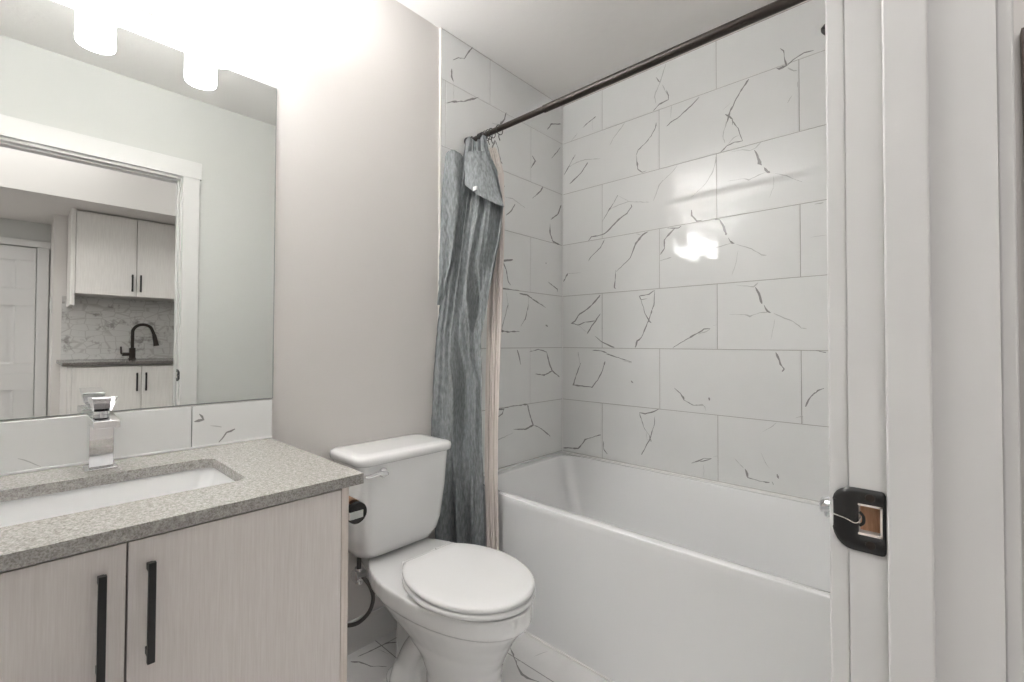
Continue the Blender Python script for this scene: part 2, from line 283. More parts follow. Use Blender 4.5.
VEINS_LEFT=[[(-0.742,2.611,2.3),(-0.768,2.575,3.9),(-0.799,2.525,3.1),(-0.835,2.513,2.3),(-0.869,2.487,3.0)],[(-0.877,2.444,3.7),(-0.876,2.403,6.7),(-0.864,2.386,2.2)],[(-0.864,2.382,0.7),(-0.863,2.306,1.5)],[(-0.916,2.267,0.7),(-0.873,2.289,6.0),(-0.803,2.319,3.8),(-0.73,2.361,5.5),(-0.703,2.379,2.4)],[(-0.504,2.376,3.4),(-0.516,2.338,5.9),(-0.553,2.291,4.1),(-0.571,2.268,3.3)],[(-0.612,2.283,1.6),(-0.553,2.295,1.7)],[(-0.341,2.459,1.8),(-0.328,2.433,1.8)],[(-0.153,2.408,4.7),(-0.115,2.455,4.7),(-0.019,2.489,2.9)],[(-0.543,2.316,3.8),(-0.559,2.284,3.8)],[(-0.612,2.154,3.7),(-0.586,2.203,6.0),(-0.564,2.172,3.0),(-0.547,2.109,6.0),(-0.531,2.099,3.0)],[(-0.025,2.347,5.3),(-0.055,2.312,3.5),(-0.112,2.255,3.4)],[(-0.293,2.217,2.4),(-0.261,2.194,5.7),(-0.299,2.146,4.1)],[(-0.194,2.066,5.0),(-0.214,2.036,4.2),(-0.286,1.978,3.3)],[(-0.514,1.989,4.6),(-0.541,1.956,2.3)],[(-0.524,1.929,1.5),(-0.456,1.938,2.3),(-0.349,1.911,1.6)],[(-0.433,1.912,4.7),(-0.462,1.87,4.6),(-0.502,1.839,3.8)],[(-0.017,2.001,5.3),(-0.046,1.942,4.3),(-0.118,1.893,3.4)],[(-0.125,1.87,2.6),(-0.125,1.811,7.7),(-0.097,1.768,6.9),(-0.024,1.758,4.4)],[(-0.449,1.613,4.6),(-0.528,1.597,5.3),(-0.5,1.553,5.3),(-0.483,1.493,4.6),(-0.466,1.478,5.4)],[(-0.538,1.454,3.8),(-0.494,1.454,3.8),(-0.395,1.455,1.6)],[(-0.395,1.438,3.1),(-0.334,1.438,4.0),(-0.271,1.413,4.9),(-0.165,1.378,2.5)],[(-0.145,1.527,1.7),(-0.053,1.493,5.2),(-0.053,1.476,3.5)],[(-0.166,1.635,4.2),(-0.159,1.631,4.2)],[(-0.5,1.438,2.3),(-0.477,1.348,1.5)],[(-0.316,1.43,1.6),(-0.322,1.357,2.4)],[(-0.482,1.383,2.3),(-0.532,1.244,2.3),(-0.541,1.235,6.8),(-0.476,1.232,4.6),(-0.394,1.236,3.9)],[(-0.316,1.386,3.2),(-0.346,1.304,4.0),(-0.383,1.263,2.4)],[(-0.165,1.278,5.0),(-0.144,1.269,4.2)],[(-0.412,1.138,6.2),(-0.394,1.098,5.5),(-0.382,1.059,4.7)],[(-0.308,1.127,2.4),(-0.231,1.138,2.5),(-0.158,1.123,5.0)],[(-0.158,1.127,3.4),(-0.137,1.076,6.8),(-0.123,1.042,6.8),(-0.102,1.012,6.8),(-0.03,0.974,3.5)],[(-0.102,1.012,6.0),(-0.178,0.992,5.0),(-0.257,1.002,2.4)],[(-0.568,0.836,4.4),(-0.513,0.834,4.5),(-0.524,0.812,4.5),(-0.567,0.795,3.0)],[(-0.513,0.838,2.3),(-0.451,0.843,2.3),(-0.326,0.84,4.8)],[(-0.326,0.84,4.0),(-0.301,0.772,6.4),(-0.275,0.72,8.1),(-0.344,0.707,5.6),(-0.439,0.72,1.5)],[(-0.439,0.703,0.8),(-0.507,0.69,2.3),(-0.572,0.681,3.7)],[(-0.269,0.72,2.4),(-0.203,0.691,2.5),(-0.136,0.648,5.1),(-0.119,0.635,1.7)]]
VEINS_FLOOR=[[(0.051,-1.377,6.6),(0.075,-1.355,3.3),(0.124,-1.34,2.6),(0.167,-1.3,2.6)],[(0.044,-1.345,3.3),(0.052,-1.282,3.4),(0.055,-1.229,4.2),(0.081,-1.197,3.5)],[(0.065,-1.27,1.4),(0.114,-1.258,2.0)],[(0.415,-0.91,3.5),(0.48,-0.952,4.0),(0.523,-0.981,3.9),(0.55,-0.993,6.3),(0.575,-0.993,5.0),(0.616,-0.979,3.7)],[(0.483,-0.956,2.0),(0.523,-0.937,0.7)],[(0.521,-0.893,1.3),(0.542,-0.832,1.4)]]
VEINS_SPLASH=[[(-1.856,0.958,2.5),(-1.845,0.941,5.0),(-1.869,0.936,3.3)],[(-1.827,0.918,1.7),(-1.797,0.911,3.4)],[(-1.804,0.864,3.4),(-1.782,0.891,6.0),(-1.759,0.9,3.5)],[(-2.23,0.892,1.3),(-2.209,0.879,2.0),(-2.19,0.865,1.4)]]

# ------------------------------------------------------------------ the room shell
CH = 2.605          # ceiling height
RW, RWH = 1.548, 1.665   # right wall: bathroom face, hall face
D0, D1, DH = -2.372, -1.597, 2.115   # doorway
LW_END = -2.56
HX = 2.5            # kitchen bulkhead face
fl = B(); box(fl, (-.1, -4.2, -.05), (3.75, .2, 0))
vein_strips(fl, VEINS_FLOOR, lambda a, b: (a, b, .0003), 1, 2)
struct('floor', fl, [M_FLOOR, M_VEIN, M_VEINL], smooth=False)
struct('ceiling', boxes(((-.1, -4.2, CH), (3.75, .2, CH+.05))), M_CEIL, smooth=False)
struct('wall_left', boxes(((-.1, LW_END-.1, 0), (0, .2, CH))), M_PAINT, smooth=False)
struct('wall_front', boxes(((-.1, LW_END-.1, 0), (RW, LW_END, CH))), M_PAINTR, smooth=False)
struct('wall_right', boxes(((RW, D1+.019, 0), (RWH, .2, CH)), ((RW, LW_END-.1, 0), (RWH, D0-.019, CH)), ((RW, D0-.019, DH+.019), (RWH, D1+.019, CH))), M_PAINTR, smooth=False)

# tiled walls of the tub alcove
ROW0, RH, TL, GAP = .8414, .3063, .6111, .0024
def tile_rows(bm, a0, a1, odd, even, f3, zmin, skip=None):
    """tiles between a0 and a1; f3(a, z, d) maps to the wall, d is how far a point stands off the wall"""
    for k in range(-3, 6):
        z0, z1 = max(ROW0+k*RH, zmin), min(ROW0+(k+1)*RH, CH-.002)
        if z1-z0 < .02: continue
        js = sorted([a0] + [j for j in (odd if k % 2 else even) if a0+.004 < j < a1-.004] + [a1])
        for u0, u1 in zip(js, js[1:]):
            if skip and skip(u0, u1, z0, z1): continue
            g = GAP/2; e = .0012
            lo, hi = (u0+g, z0+g), (u1-g, z1-g)
            if hi[0]-lo[0] < 3*e: continue
            lps = [[f3(a, z, d) for a, z in ((lo[0]+i, lo[1]+i), (hi[0]-i, lo[1]+i), (hi[0]-i, hi[1]-i), (lo[0]+i, hi[1]-i))] for i, d in ((0, -.008), (0, -e), (e*.35, -e*.35), (e, 0))]
            loft(bm, lps, caps=(False, True), mi=0)
A_J = [.281-TL, .281, .281+TL, .281+2*TL]; B_J = [.0017, .6128, 1.2239]
bm = B(); box(bm, (0, .0022, 0), (RW, .2, CH), 1)
tile_rows(bm, .0135, 1.5345, A_J, B_J, lambda a, z, d: (a, -d, z), .532)
vein_strips(bm, VEINS_BACK, lambda a, b: (a, -.0003, b), 2, 3)
struct('wall_back', bm, [M_TILE, M_GROUT, M_VEIN, M_VEINL], smooth=False)
bm = B(); box(bm, (.0005, -.935, 0), (.0098, .001, CH), 1)
tile_rows(bm, -.935, -.0015, [-.622, -.0112], [-.300, -.911], lambda a, z, d: (.012+d, a, z), .01)
vein_strips(bm, VEINS_LEFT, lambda a, b: (.0123, a, b), 2, 3)
struct('wall_left.001', bm, [M_TILE, M_GROUT, M_VEIN, M_VEINL], smooth=False)
bm = B(); box(bm, (1.5382, -.85, 0), (RW-.0005, .001, CH), 1)
tile_rows(bm, -.85, -.0015, [-.622, -.0112], [-.300], lambda a, z, d: (1.536-d, a, z), .532)
struct('wall_right.001', bm, [M_TILE, M_GROUT], smooth=False)
struct('trim_1', boxes(((0, -.9405, .0), (.0135, -.9352, CH))), M_SILL, smooth=False)        # tile edge
struct('trim_2', boxes(((.0122, -.0032, .532), (.0152, -.0002, CH))), M_CAULK, smooth=False)    # corner bead
struct('baseboard_left', boxes(((0, -1.683, 0), (.012, -.9408, .118))), M_TRIM, bev=.002)

# doorway: jambs, stops, casings
bm = B()
HZ0, HZ1, HX0, HX1 = .966, .999, 1.5565, 1.5765         # latch hole
yj, yb = D1, D1+.019
box(bm, (RW, yj, 0), (RWH, yb, HZ0)); box(bm, (RW, yj, HZ1), (RWH, yb, DH+.019))
box(bm, (RW, yj, HZ0), (HX0, yb, HZ1)); box(bm, (HX1, yj, HZ0), (RWH, yb, HZ1)); box(bm, (HX0, yb-.004, HZ0), (HX1, yb, HZ1), 1)
box(bm, (RW, D0-.019, 0), (RWH, D0, DH+.019)); box(bm, (RW, D0, DH), (RWH, D1, DH+.019))
door = struct('door_1', bm, [M_TRIM, M_WOODRAW], smooth=False)
struct('door_stop', boxes(((1.581, D1-.010, 0), (1.617, D1, DH)), ((1.581, D0, 0), (1.617, D0+.010, DH)), ((1.581, D0+.01, DH-.01), (1.617, D1-.01, DH))), M_TRIM, door, bev=.0025)
def casing(x0, x1, s):
    bm = boxes(((x0, D1+.005, 0), (x1, D1+.089, DH+.0145)), ((x0, D0-.089, 0), (x1, D0-.005, DH+.0145)))
    box(bm, (min(x0, x1), D0-.098, DH+.0145), (max(x0, x1)+0, D1+.098, DH+.112))
    return bm
struct('trim_3', casing(RW-.019, RW, -1), M_TRIM, bev=.0025)
struct('trim_4', casing(RWH, RWH+.012, 1), M_TRIM, bev=.0025)

# hall and kitchen shell
struct('wall_hall', boxes(((RWH, -.15, 0), (HX, .2, CH))), M_PAINT, smooth=False)
struct('wall_hall_far', boxes(((RWH-.1, -4.2, 0), (3.75, -4.1, CH))), M_PAINT, smooth=False)
struct('wall_hall_side', boxes(((RWH-.05, -4.1, 0), (RWH, LW_END-.1, CH))), M_PAINT, smooth=False)
struct('wall_bulkhead', boxes(((HX, -4.1, 2.113), (3.75, -.15, CH))), M_PAINT, smooth=False)
KX = 3.11
struct('wall_kitchen', boxes(((KX, -2.055, 0), (3.75, -.15, 2.113))), M_PAINT, smooth=False)
struct('wall_kitchen_side', boxes(((HX, -.75, 0), (KX, -.15, 2.113))), M_PAINT, smooth=False)
struct('wall_entry', boxes(((3.55, -4.1, 0), (3.75, -2.055, 2.113))), M_PAINTR, smooth=False)
# entry door in the reflection: six panels
bm = B(); dx = 3.548
y1, y0 = -2.135, -2.945
box(bm, (dx-.012, y0, 0), (dx+.001, y1, 1.905))
zs = [(.16, .80), (1.00, 1.45), (1.58, 1.80)]
for za, zb in zs:
    for ya, yb2 in ((y0+.11, (y0+y1)/2-.05), ((y0+y1)/2+.05, y1-.11)):
        fr = [((ya, za), (yb2, zb), 0.0), ((ya+.012, za+.012), (yb2-.012, zb-.012), .007), ((ya+.035, za+.035), (yb2-.035, zb-.035), .007), ((ya+.05, za+.05), (yb2-.05, zb-.05), .0)]
        lps = [[(dx-.0125+d, a[0], a[1]), (dx-.0125+d, b_[0], a[1]), (dx-.0125+d, b_[0], b_[1]), (dx-.0125+d, a[0], b_[1])] for a, b_, d in [(f[0], f[1], f[2]) for f in fr]]
        lps = [[Vector(p)-Vector((.008, 0, 0)) for p in lp] for lp in lps]
        loft(bm, lps, caps=(False, True))
        # raised stiles around the panel
    box(bm, (dx-.0205, y0, zb), (dx-.011, y1, zb+.13 if zb < 1.7 else 1.905))
    for ya, yb2 in ((y0, y0+.11), ((y0+y1)/2-.05, (y0+y1)/2+.05), (y1-.11, y1)):
        box(bm, (dx-.0205, ya, za), (dx-.011, yb2, zb))
box(bm, (dx-.0205, y0, 0), (dx-.011, y1, .16)); box(bm, (dx-.0205, y0, .93), (dx-.011, y1, 1.0))
d2 = struct('door_2', bm, M_TRIM, bev=.002)
struct('door_casing', boxes(((dx-.024, y1+.004, 0), (dx+.001, y1+.072, 1.912)), ((dx-.024, y0-.07, 0), (dx+.001, y0-.004, 1.912)), ((dx-.028, y0-.08, 1.912), (dx+.001, y1+.080, 1.965))), M_TRIM, d2, bev=.002)
bm = B(); lathe(bm, [(.0, -.075), (.02, -.072), (.027, -.055), (.02, -.035), (.011, -.03), (.011, -.008), (.03, -.006), (.03, 0)], (dx-.0205, y0+.06, .96), 'X')
struct('door_handle', bm, M_STEEL, d2)
# light switch on the return wall
sw = thing('light_switch', 'white light switch plate on the wall corner beside the panelled door', 'switch', (KX+.08, -2.055, 1.44))
make('switch_plate', boxes(((KX+.045, -2.062, 1.385), (KX+.115, -2.0555, 1.50))), M_TRIM, sw, bev=.002)
make('switch_toggle', boxes(((KX+.066, -2.068, 1.415), (KX+.094, -2.0622, 1.47))), M_SEAT, sw, bev=.001)
# dark framed board at the end of the hall
fr = thing('wall_board', 'dark brown framed board hanging in the hall past the door casing', 'frame', (2.12, -.152, 1.4))
make('frame', boxes(((1.834, -.185, 2.085), (2.43, -.151, 2.130)), ((1.834, -.185, .62), (1.8405, -.151, 2.085)), ((2.4235, -.185, .62), (2.43, -.151, 2.085)), ((1.834, -.185, .575), (2.43, -.151, .62))), M_DARKWOOD, fr, bev=.001)
fr.rotation_euler.y = math.radians(-.7)
make('panel', boxes(((1.8407, -.178, .6202), (2.4233, -.152, 2.0848))), M_PICT, fr, smooth=False)

# ------------------------------------------------------------------ bathtub
tubt = thing('bathtub', 'white alcove bathtub with plain apron below the tiled walls', 'bathtub', (.775, -.40, 0))
RIM = .526
def tub_outer(z, yfront, bow):
    xs = [.016+(1.533-.016)*i/24 for i in range(25)]
    f = [Vector((x, yfront-bow*math.sin(math.pi*(x-.016)/1.517), z)) for x in xs]
    return f + [Vector((x, -.0025, z)) for x in reversed(xs)]
def tub_inner(hx0, hx1, y0, y1, r, z):
    out = []
    n = 24
    # same count of points as the outer loop: 25 along the front, 25 along the back
    cx, cy, hx, hy = (hx0+hx1)/2, (y0+y1)/2, (hx1-hx0)/2, (y1-y0)/2
    def edge(front):
        pts = []
        for i in range(25):
            t = i/24
            # rounded end: superellipse style corner
            x = -hx + 2*hx*t
            dxe = min(x+hx, hx-x)
            yy = hy if dxe >= r else hy - r + math.sqrt(max(r*r-(r-dxe)**2, 0))
            if dxe < 1e-6: yy = hy - r
            pts.append(Vector((cx+x, cy - yy if front else cy + yy, z)))
        return pts
    def redistribute(front):
        # denser near the corners
        pts = []
        N_ = 25
        for i in range(N_):
            t = i/(N_-1)
            if t < .25: a = t/.25*math.pi/2; x = -hx + r*(1-math.cos(a)); yy = hy - r + r*math.sin(a)
            elif t > .75: a = (1-t)/.25*math.pi/2; x = hx - r*(1-math.cos(a)); yy = hy - r + r*math.sin(a)
            else: x = -hx + r + (t-.25)/.5*2*(hx-r); yy = hy
            pts.append(Vector((cx+x, cy-yy if front else cy+yy, z)))
        return pts
    return redistribute(True) + list(reversed(redistribute(False)))
bm = B()
loops = [tub_outer(.0, -.793, .012), tub_outer(RIM-.030, -.795, .012), tub_outer(RIM-.004, -.798, .014), tub_outer(RIM-.001, -.797, .014), tub_outer(RIM, -.794, .014),
         tub_inner(.058, 1.50, -.772, -.028, .07, RIM), tub_inner(.061, 1.497, -.769, -.031, .07, RIM-.0015), tub_inner(.064, 1.494, -.766, -.034, .07, RIM-.006),
         tub_inner(.125, 1.45, -.738, -.065, .09, .30), tub_inner(.185, 1.41, -.705, -.10, .11, .16), tub_inner(.215, 1.385, -.685, -.125, .11, .115), tub_inner(.26, 1.35, -.64, -.17, .10, .095)]
loft(bm, loops, caps=(True, True))
make('tub_shell', bm, M_ACRYL, tubt, angle=55)
bm = B()
box(bm, (.0135, -.0155, RIM-.001), (1.5345, -.0005, RIM+.010)); box(bm, (.0125, -.80, RIM-.001), (.0245, -.0005, RIM+.010))
make('caulk_bead', bm, M_CAULK, tubt, bev=.003)
bm = B(); box(bm, (.02, -.8105, 0), (1.53, -.7995, .006))
make('floor_caulk', bm, M_CAULK, tubt, bev=.002)
bm = B(); lathe(bm, [(.0, .004), (.032, .003), (.034, 0)], (1.34, -.41, .0955), 'Z')
make('drain', bm, M_CHROME, tubt)
# tub spout, shower head
bm = B()
loft(bm, [rrect(0, 0, .027, .024, .012, 0)], caps=(False, False)) if False else None
lps = []
for x, zc, hy, hz in ((1.535, .655, .033, .033), (1.525, .655, .033, .033), (1.522, .655, .026, .026), (1.45, .655, .026, .026), (1.40, .651, .026, .025), (1.362, .646, .025, .026), (1.348, .642, .022, .024), (1.344, .642, .016, .018)):
    lps.append([Vector((x, -.40+hy*math.cos(2*math.pi*k/24), zc+hz*math.sin(2*math.pi*k/24))) for k in range(24)])
loft(bm, lps)
sp = thing('tub_spout', 'chrome tub spout above the bath rim, half hidden by the door jamb', 'spout', (1.535, -.40, .655))
make('spout_body', bm, M_CHROME, sp)
bm = B(); lathe(bm, [(.017, -.012), (.018, 0), (.018, .02)], (1.372, -.40, .622), 'Z'); make('spout_outlet', bm, M_CHROME, sp)
sh = thing('shower_fixture', 'black shower head on the wall above the tub, edge beside door jamb', 'shower', (1.535, -.40, 2.26))
bm = B(); tube(bm, smooth_path([(1.535, -.40, 2.26), (1.49, -.40, 2.275), (1.44, -.40, 2.265), (1.412, -.40, 2.245)]), .010); lathe(bm, [(.028, -.006), (.028, 0), (0, .0)], (1.535, -.40, 2.26), 'X')
make('shower_arm', bm, M_BLACK, sh)
bm = B(); ax = Vector((-.55, 0, -.83)).normalized(); 
hp = [(Vector((1.408, -.40, 2.242)), .013), (Vector((1.400, -.40, 2.228)), .016), (Vector((1.392, -.40, 2.222)), .032), (Vector((1.386, -.40, 2.212)), .034), (Vector((1.383, -.40, 2.208)), .030)]
e1 = Vector((0, 1, 0)); e2 = ax.cross(e1)
loft(bm, [[p + (e1*math.cos(2*math.pi*k/28) + e2*math.sin(2*math.pi*k/28))*r for k in range(28)] for p, r in hp])
make('shower_rose', bm, M_BLACK, sh)

# ------------------------------------------------------------------ curtain rod, curtain, liner, hooks
RY, RZ = -.775, 2.131
rod = thing('curtain_rod', 'dark bronze shower curtain rod spanning across above the bathtub', 'curtain rod', (.012, RY, RZ))
bm = B(); tube(bm, [(.03, RY, RZ), (.60, RY, RZ)], .0125, 20); make('inner_tube', bm, M_BRONZE, rod)
bm = B(); tube(bm, [(.475, RY, RZ), (.479, RY, RZ), (1.505, RY, RZ)], .0155, 20); make('outer_tube', bm, M_BRONZE, rod)
for sgn, x in ((1, .0125), (-1, 1.5355)):
    bm = B(); lathe(bm, [(.023, 0), (.023, sgn*.012), (.021, sgn*.016), (.019, sgn*.018), (.019, sgn*.034), (.0158, sgn*.037)], (x, RY, RZ), 'X', 28)
    make('end_flange', bm, M_BLACK, rod)
bm = B(); lathe(bm, [(.0127, .0), (.0175, .002), (.0175, .026), (.0127, .028)], (.092, RY, RZ), 'X', 24); make('collar', bm, M_BLACK, rod)

def tab(levels, z):
    """levels: (z, value...) sorted downwards, piecewise smooth"""
    if z >= levels[0][0]: return levels[0][1:]
    for a, b in zip(levels, levels[1:]):
        if z >= b[0]:
            t = (a[0]-z)/(a[0]-b[0]); t = t*t*(3-2*t)*.5 + t*.5
            return tuple(p+(q-p)*t for p, q in zip(a[1:], b[1:]))
    return levels[-1][1:]
def plan(z, w):
    k = min(1, max(0, (2.1-z)/.5)); k2 = min(1, max(0, (2.1-z)/1.1))
    A = Vector((.03, -.915-.075*k2)); Bq = Vector((.26+.05*k, -.79-.06*k))
    d = Bq-A; n = Vector((d.y, -d.x)).normalized()
    p = A+d*w
    return p, n
def sheet(levels, z0, z1, ns, nz, fold, thick=None):
    bm = B(); g = []
    for j in range(nz+1):
        z = z1+(z0-z1)*j/nz; wl, wr = tab(levels, z); row = []
        for i in range(ns+1):
            s = i/ns; p, n = plan(z, wl+(wr-wl)*s); f, dw, dz = fold(s, z)
            q = p+n*f+(plan(z, wl+(wr-wl)*s+dw)[0]-p)
            row.append(bm.verts.new((max(q.x, .0145), q.y, z+dz)))
        g.append(row)
    for a, b in zip(g, g[1:]):
        for i in range(ns): bm.faces.new((a[i], a[i+1], b[i+1], b[i]))
    return bm
rn = random.Random(5)
PH = [rn.uniform(0, 6.28) for _ in range(12)]
def crinkle(s, z, k=1.):
    return k*(.0012*math.sin(95*z+14*s+PH[0]+2*math.sin(9*s+4*z))+.0012*math.sin(63*z-22*s+PH[1])+.0009*math.sin(160*z+31*s+PH[2]))
def main_fold(s, z):
    k = min(1, max(0, (2.06-z)/.25)); e = math.sin(math.pi*min(1, max(0, s)))**.35
    lo = min(1, max(0, (1.5-z)/.5))
    amp = .007+.011*k
    ph = 2*math.pi*((4.6-1.9*lo)*s + .12*math.sin(1.7*z+.4) - .22*z)
    f = amp*(math.sin(ph)+.40*math.sin(1.7*ph+PH[3]+1.2*z)+.16*math.sin(3.3*ph+PH[4]-2*z))*e
    # one big fold runs from upper right to lower left, with a hollow behind it
    c = .74-.42*(1.75-z)/1.0 if z < 1.75 else .74
    f += .026*math.exp(-((s-c)/.10)**2)*k
    f -= .022*math.exp(-((s-c-.20)/.08)**2)*k
    f -= .020*math.exp(-((s-.30)/.07)**2)*max(0, min(1, (z-1.25)/.3))*k
    f += .006*math.sin(11*z+5*s+PH[5])*e*k
    return f+crinkle(s, z, .7), .010*math.cos(ph)*k*e, (.012*math.sin(9*s) if z > 2.0 else 0)
MAIN = [(2.082, .34, .70), (2.03, .317, .741), (1.911, .232, .905), (1.76, .122, 1.0), (1.62, .083, .971), (1.53, .068, .911), (1.36, .039, .796), (1.186, .012, .701), (.93, .0, .729), (.80, -.02, .73), (.54, .0, .762), (.29, .066, .78), (.08, .13, .797)]
ROLL_ = [(2.012, .03, .30), (1.998, .016, .324), (1.81, .0, .324), (1.585, .007, .264), (1.407, .03, .145), (1.336, .029, .085)]
cur = thing('shower_curtain', 'grey blue crinkled fabric shower curtain bunched at the rod left end', 'curtain', (.16, -.86, .07))
make('curtain_panel', sheet(MAIN, .07, 2.082, 150, 260, main_fold), M_FABRIC, cur, angle=180)
def roll_fold(s, z):
    k = min(1, max(.25, (z-1.336)/.5))
    return .018+.030*k*math.sin(math.pi*s)**.7+.006*math.sin(9*s+7*z)+crinkle(s, z, .8)-.05*max(0, z-1.985)*4*abs(s-.5), 0, .010*math.cos(3*(s-.4)) if z > 1.99 else 0
make('rolled_fold', sheet(ROLL_, 1.338, 2.012, 36, 90, roll_fold), M_FABRIC, cur, angle=180)
# folded corner that droops from the last hook
bm = B(); g = []
FL = [((1.994, .448), (2.008, .726)), ((1.93, .44), (1.93, .83)), ((1.851, .454), (1.751, 1.027))]
for j in range(21):
    t = j/20*2; i0 = min(1, int(t)); u = t-i0; row = []
    L = [a+(b-a)*u for a, b in zip(FL[i0][0], FL[i0+1][0])]; R_ = [a+(b-a)*u for a, b in zip(FL[i0][1], FL[i0+1][1])]
    for i in range(25):
        s = i/24; z = L[0]+(R_[0]-L[0])*s + (.012*math.sin(math.pi*s) if j else 0)*-(j/20); w = L[1]+(R_[1]-L[1])*s
        p, n = plan(z, w); f = .066-.034*s-.010*(j/20)+.006*math.sin(5*s+3*z)+.012*math.sin(math.pi*s)*(j/20)+crinkle(s, z, .7)-.02*s**4*(j/20)
        q = p+n*f; row.append(bm.verts.new((q.x, q.y, z)))
    g.append(row)
for a, b in zip(g, g[1:]):
    for i in range(24): bm.faces.new((a[i], a[i+1], b[i+1], b[i]))
make('drooping_corner', bm, M_FABRIC, cur, angle=180)
p, n = plan(1.832, .64); q = p+n*.062
bm = B(); box(bm, (q.x-.010, q.y-.004, 1.819), (q.x+.012, q.y+.002, 1.835)); o = make('care_tag', bm, M_SEAT, cur, bev=.001); o['label'] = 'small white tag'
LINER = [(2.06, .66, .80), (2.02, .68, .86), (1.93, .70, .937), (1.75, .72, .945), (1.36, .715, .931), (.85, .72, .906), (.33, .77, .948), (.06, .79, .985)]
def liner_fold(s, z):
    return -.062+.030*min(1, max(0, (.9-z)/.3))+.006*math.sin(2*math.pi*2.4*s+1.1*z)+.004*math.sin(2*math.pi*5*s+2*z), 0, 0
tag(make('curtain_liner', sheet(LINER, .06, 2.06, 40, 60, liner_fold), M_LINER, origin=(.27, -.85, .06), angle=180), 'pale pink beige curtain liner hanging behind the grey curtain along the tub', 'curtain liner')
hook0 = None
for i, x in enumerate((.120, .138, .156, .176, .222)):
    if hook0 is None:
        bm = B(); R0 = .021
        tube(bm, [(x, RY+R0*math.sin(a), RZ-.006+R0*math.cos(a)) for a in [2*math.pi*k/24 for k in range(25)]], .0018, 8)
        tube(bm, smooth_path([(x, RY, RZ-.025), (x, RY-.004, RZ-.036), (x, RY, RZ-.046), (x, RY+.004, RZ-.052)], 4), .0018, 8)
        hook0 = o = make('curtain_hook', bm, M_BLACK, origin=(x, RY, RZ-.05))
        h0x = x
    else:
        o = hook0.copy(); COL.objects.link(o); o.location.x = x
    lab = 'black curtain hook standing a little apart on the right, above the drooping corner' if i == 4 else 'black curtain hook in the tight bunch near the rod end'
    tag(o, lab, 'curtain hook', 'curtain hooks on the rod')

# ------------------------------------------------------------------ vanity
CT, CB, CF = .856, .8305, .604           # counter top, underside, front
VR, VL = -1.651, -2.558                  # counter right end, left end
BR = -1.684                              # cabinet right side
van = thing('vanity_cabinet', 'pale textured laminate vanity cabinet under the grey stone countertop', 'cabinet', (.3, -2.12, 0))
make('carcass', boxes(((.002, -2.555, .09), (.572, BR-.0185, .11)), ((.002, -2.555, .09), (.018, BR-.0185, CB-.0005)), ((.002, -2.555, .09), (.572, -2.537, CB-.0005)), ((.55, -2.555, CB-.07), (.572, BR-.0185, CB-.0005)), ((.50, -2.555, 0), (.515, BR-.0185, .09))), M_EDGE, van, smooth=False)
o = make('side_panel', boxes(((.002, BR-.018, 0), (.5925, BR, CB-.0005))), M_EDGE, van, bev=.0008); o['label'] = 'lighter beige side edge of the cabinet'
for ya, yb2, hy in ((-2.5535, -2.1005, -2.134), (-2.0975, BR-.0195, -2.068)):
    d = make('door', boxes(((.5735, ya, .105), (.5935, yb2, CB-.0055))), M_WOOD, van, bev=.001)
    bm = boxes(((.6145, hy-.0055, .615), (.6235, hy+.0055, .789)))
    for zz in (.622, .770): box(bm, (.5937, hy-.0045, zz), (.6147, hy+.0045, zz+.012))
    make('handle', bm, M_BLACK, d, bev=.0008)
# countertop with an undermount opening
SX0, SX1, SY0, SY1, SR = .165, .452, -2.335, -1.862, .028
SXC, SYC, SHX, SHY = (SX0+SX1)/2, (SY0+SY1)/2, (SX1-SX0)/2, (SY1-SY0)/2
def ring_out(z, i=0.):
    # outer rectangle sampled in step with the rounded opening
    out = []
    xa, xb, ya, yb2 = .001+i, CF-i, VL+i, VR-i
    for p in rrect(SXC, SYC, SHX, SHY, SR, z, 6):
        dx, dy = (p.x-SXC)/SHX, (p.y-SYC)/SHY
        out.append(p)
    cor = {(1, 1): (xb, yb2), (-1, 1): (xa, yb2), (-1, -1): (xa, ya), (1, -1): (xb, ya)}
    res = []
    for sx, sy in ((1, 1), (-1, 1), (-1, -1), (1, -1)):
        for k in range(7): res.append(Vector((cor[(sx, sy)][0], cor[(sx, sy)][1], z)))
    return res
bm = B()
inn_t, inn_b = rrect(SXC, SYC, SHX, SHY, SR, CT, 6), rrect(SXC, SYC, SHX, SHY, SR, CB, 6)
# rrect order: (+,+) 0..90, (-,+) , (-,-), (+,-); walk the corners mirrored so that points follow round
def order(lp, n=7):
    q = [lp[i*n:(i+1)*n] for i in range(4)]
    return q[0] + q[1] + q[2] + q[3]
def rr(cx, cy, hx, hy, r, z, n=6): return order(rrect(cx, cy, hx, hy, r, z, n), n+1)
it, ib = rr(SXC, SYC, SHX, SHY, SR, CT), rr(SXC, SYC, SHX, SHY, SR, CB)
def corner_map(z):
    cs = [(CF, VR), (.001, VR), (.001, VL), (CF, VL)]
    return [Vector((c[0], c[1], z)) for c in cs]
def slab(bm, top, z):
    inner = it if top else ib
    iv = [bm.verts.new(p) for p in inner]; ov = [bm.verts.new(p) for p in corner_map(z)]
    for c in range(4):
        seg = iv[c*7:(c+1)*7]
        for a, b in zip(seg, seg[1:]): bm.faces.new((ov[c], a, b))
        nx = iv[((c+1)*7) % 28]
        bm.faces.new((ov[c], seg[-1], nx, ov[(c+1) % 4]))
    return iv, ov
i1, o1 = slab(bm, True, CT); i2, o2 = slab(bm, False, CB)
for k in range(28): bm.faces.new((i1[k], i1[(k+1) % 28], i2[(k+1) % 28], i2[k]))
for k in range(4): bm.faces.new((o1[k], o1[(k+1) % 4], o2[(k+1) % 4], o2[k]))
tag(make('countertop', bm, M_QUARTZ, origin=(.3, -2.1, CB), bev=.0012, angle=30), 'speckled grey stone vanity countertop with a rectangular sink cut-out', 'countertop')
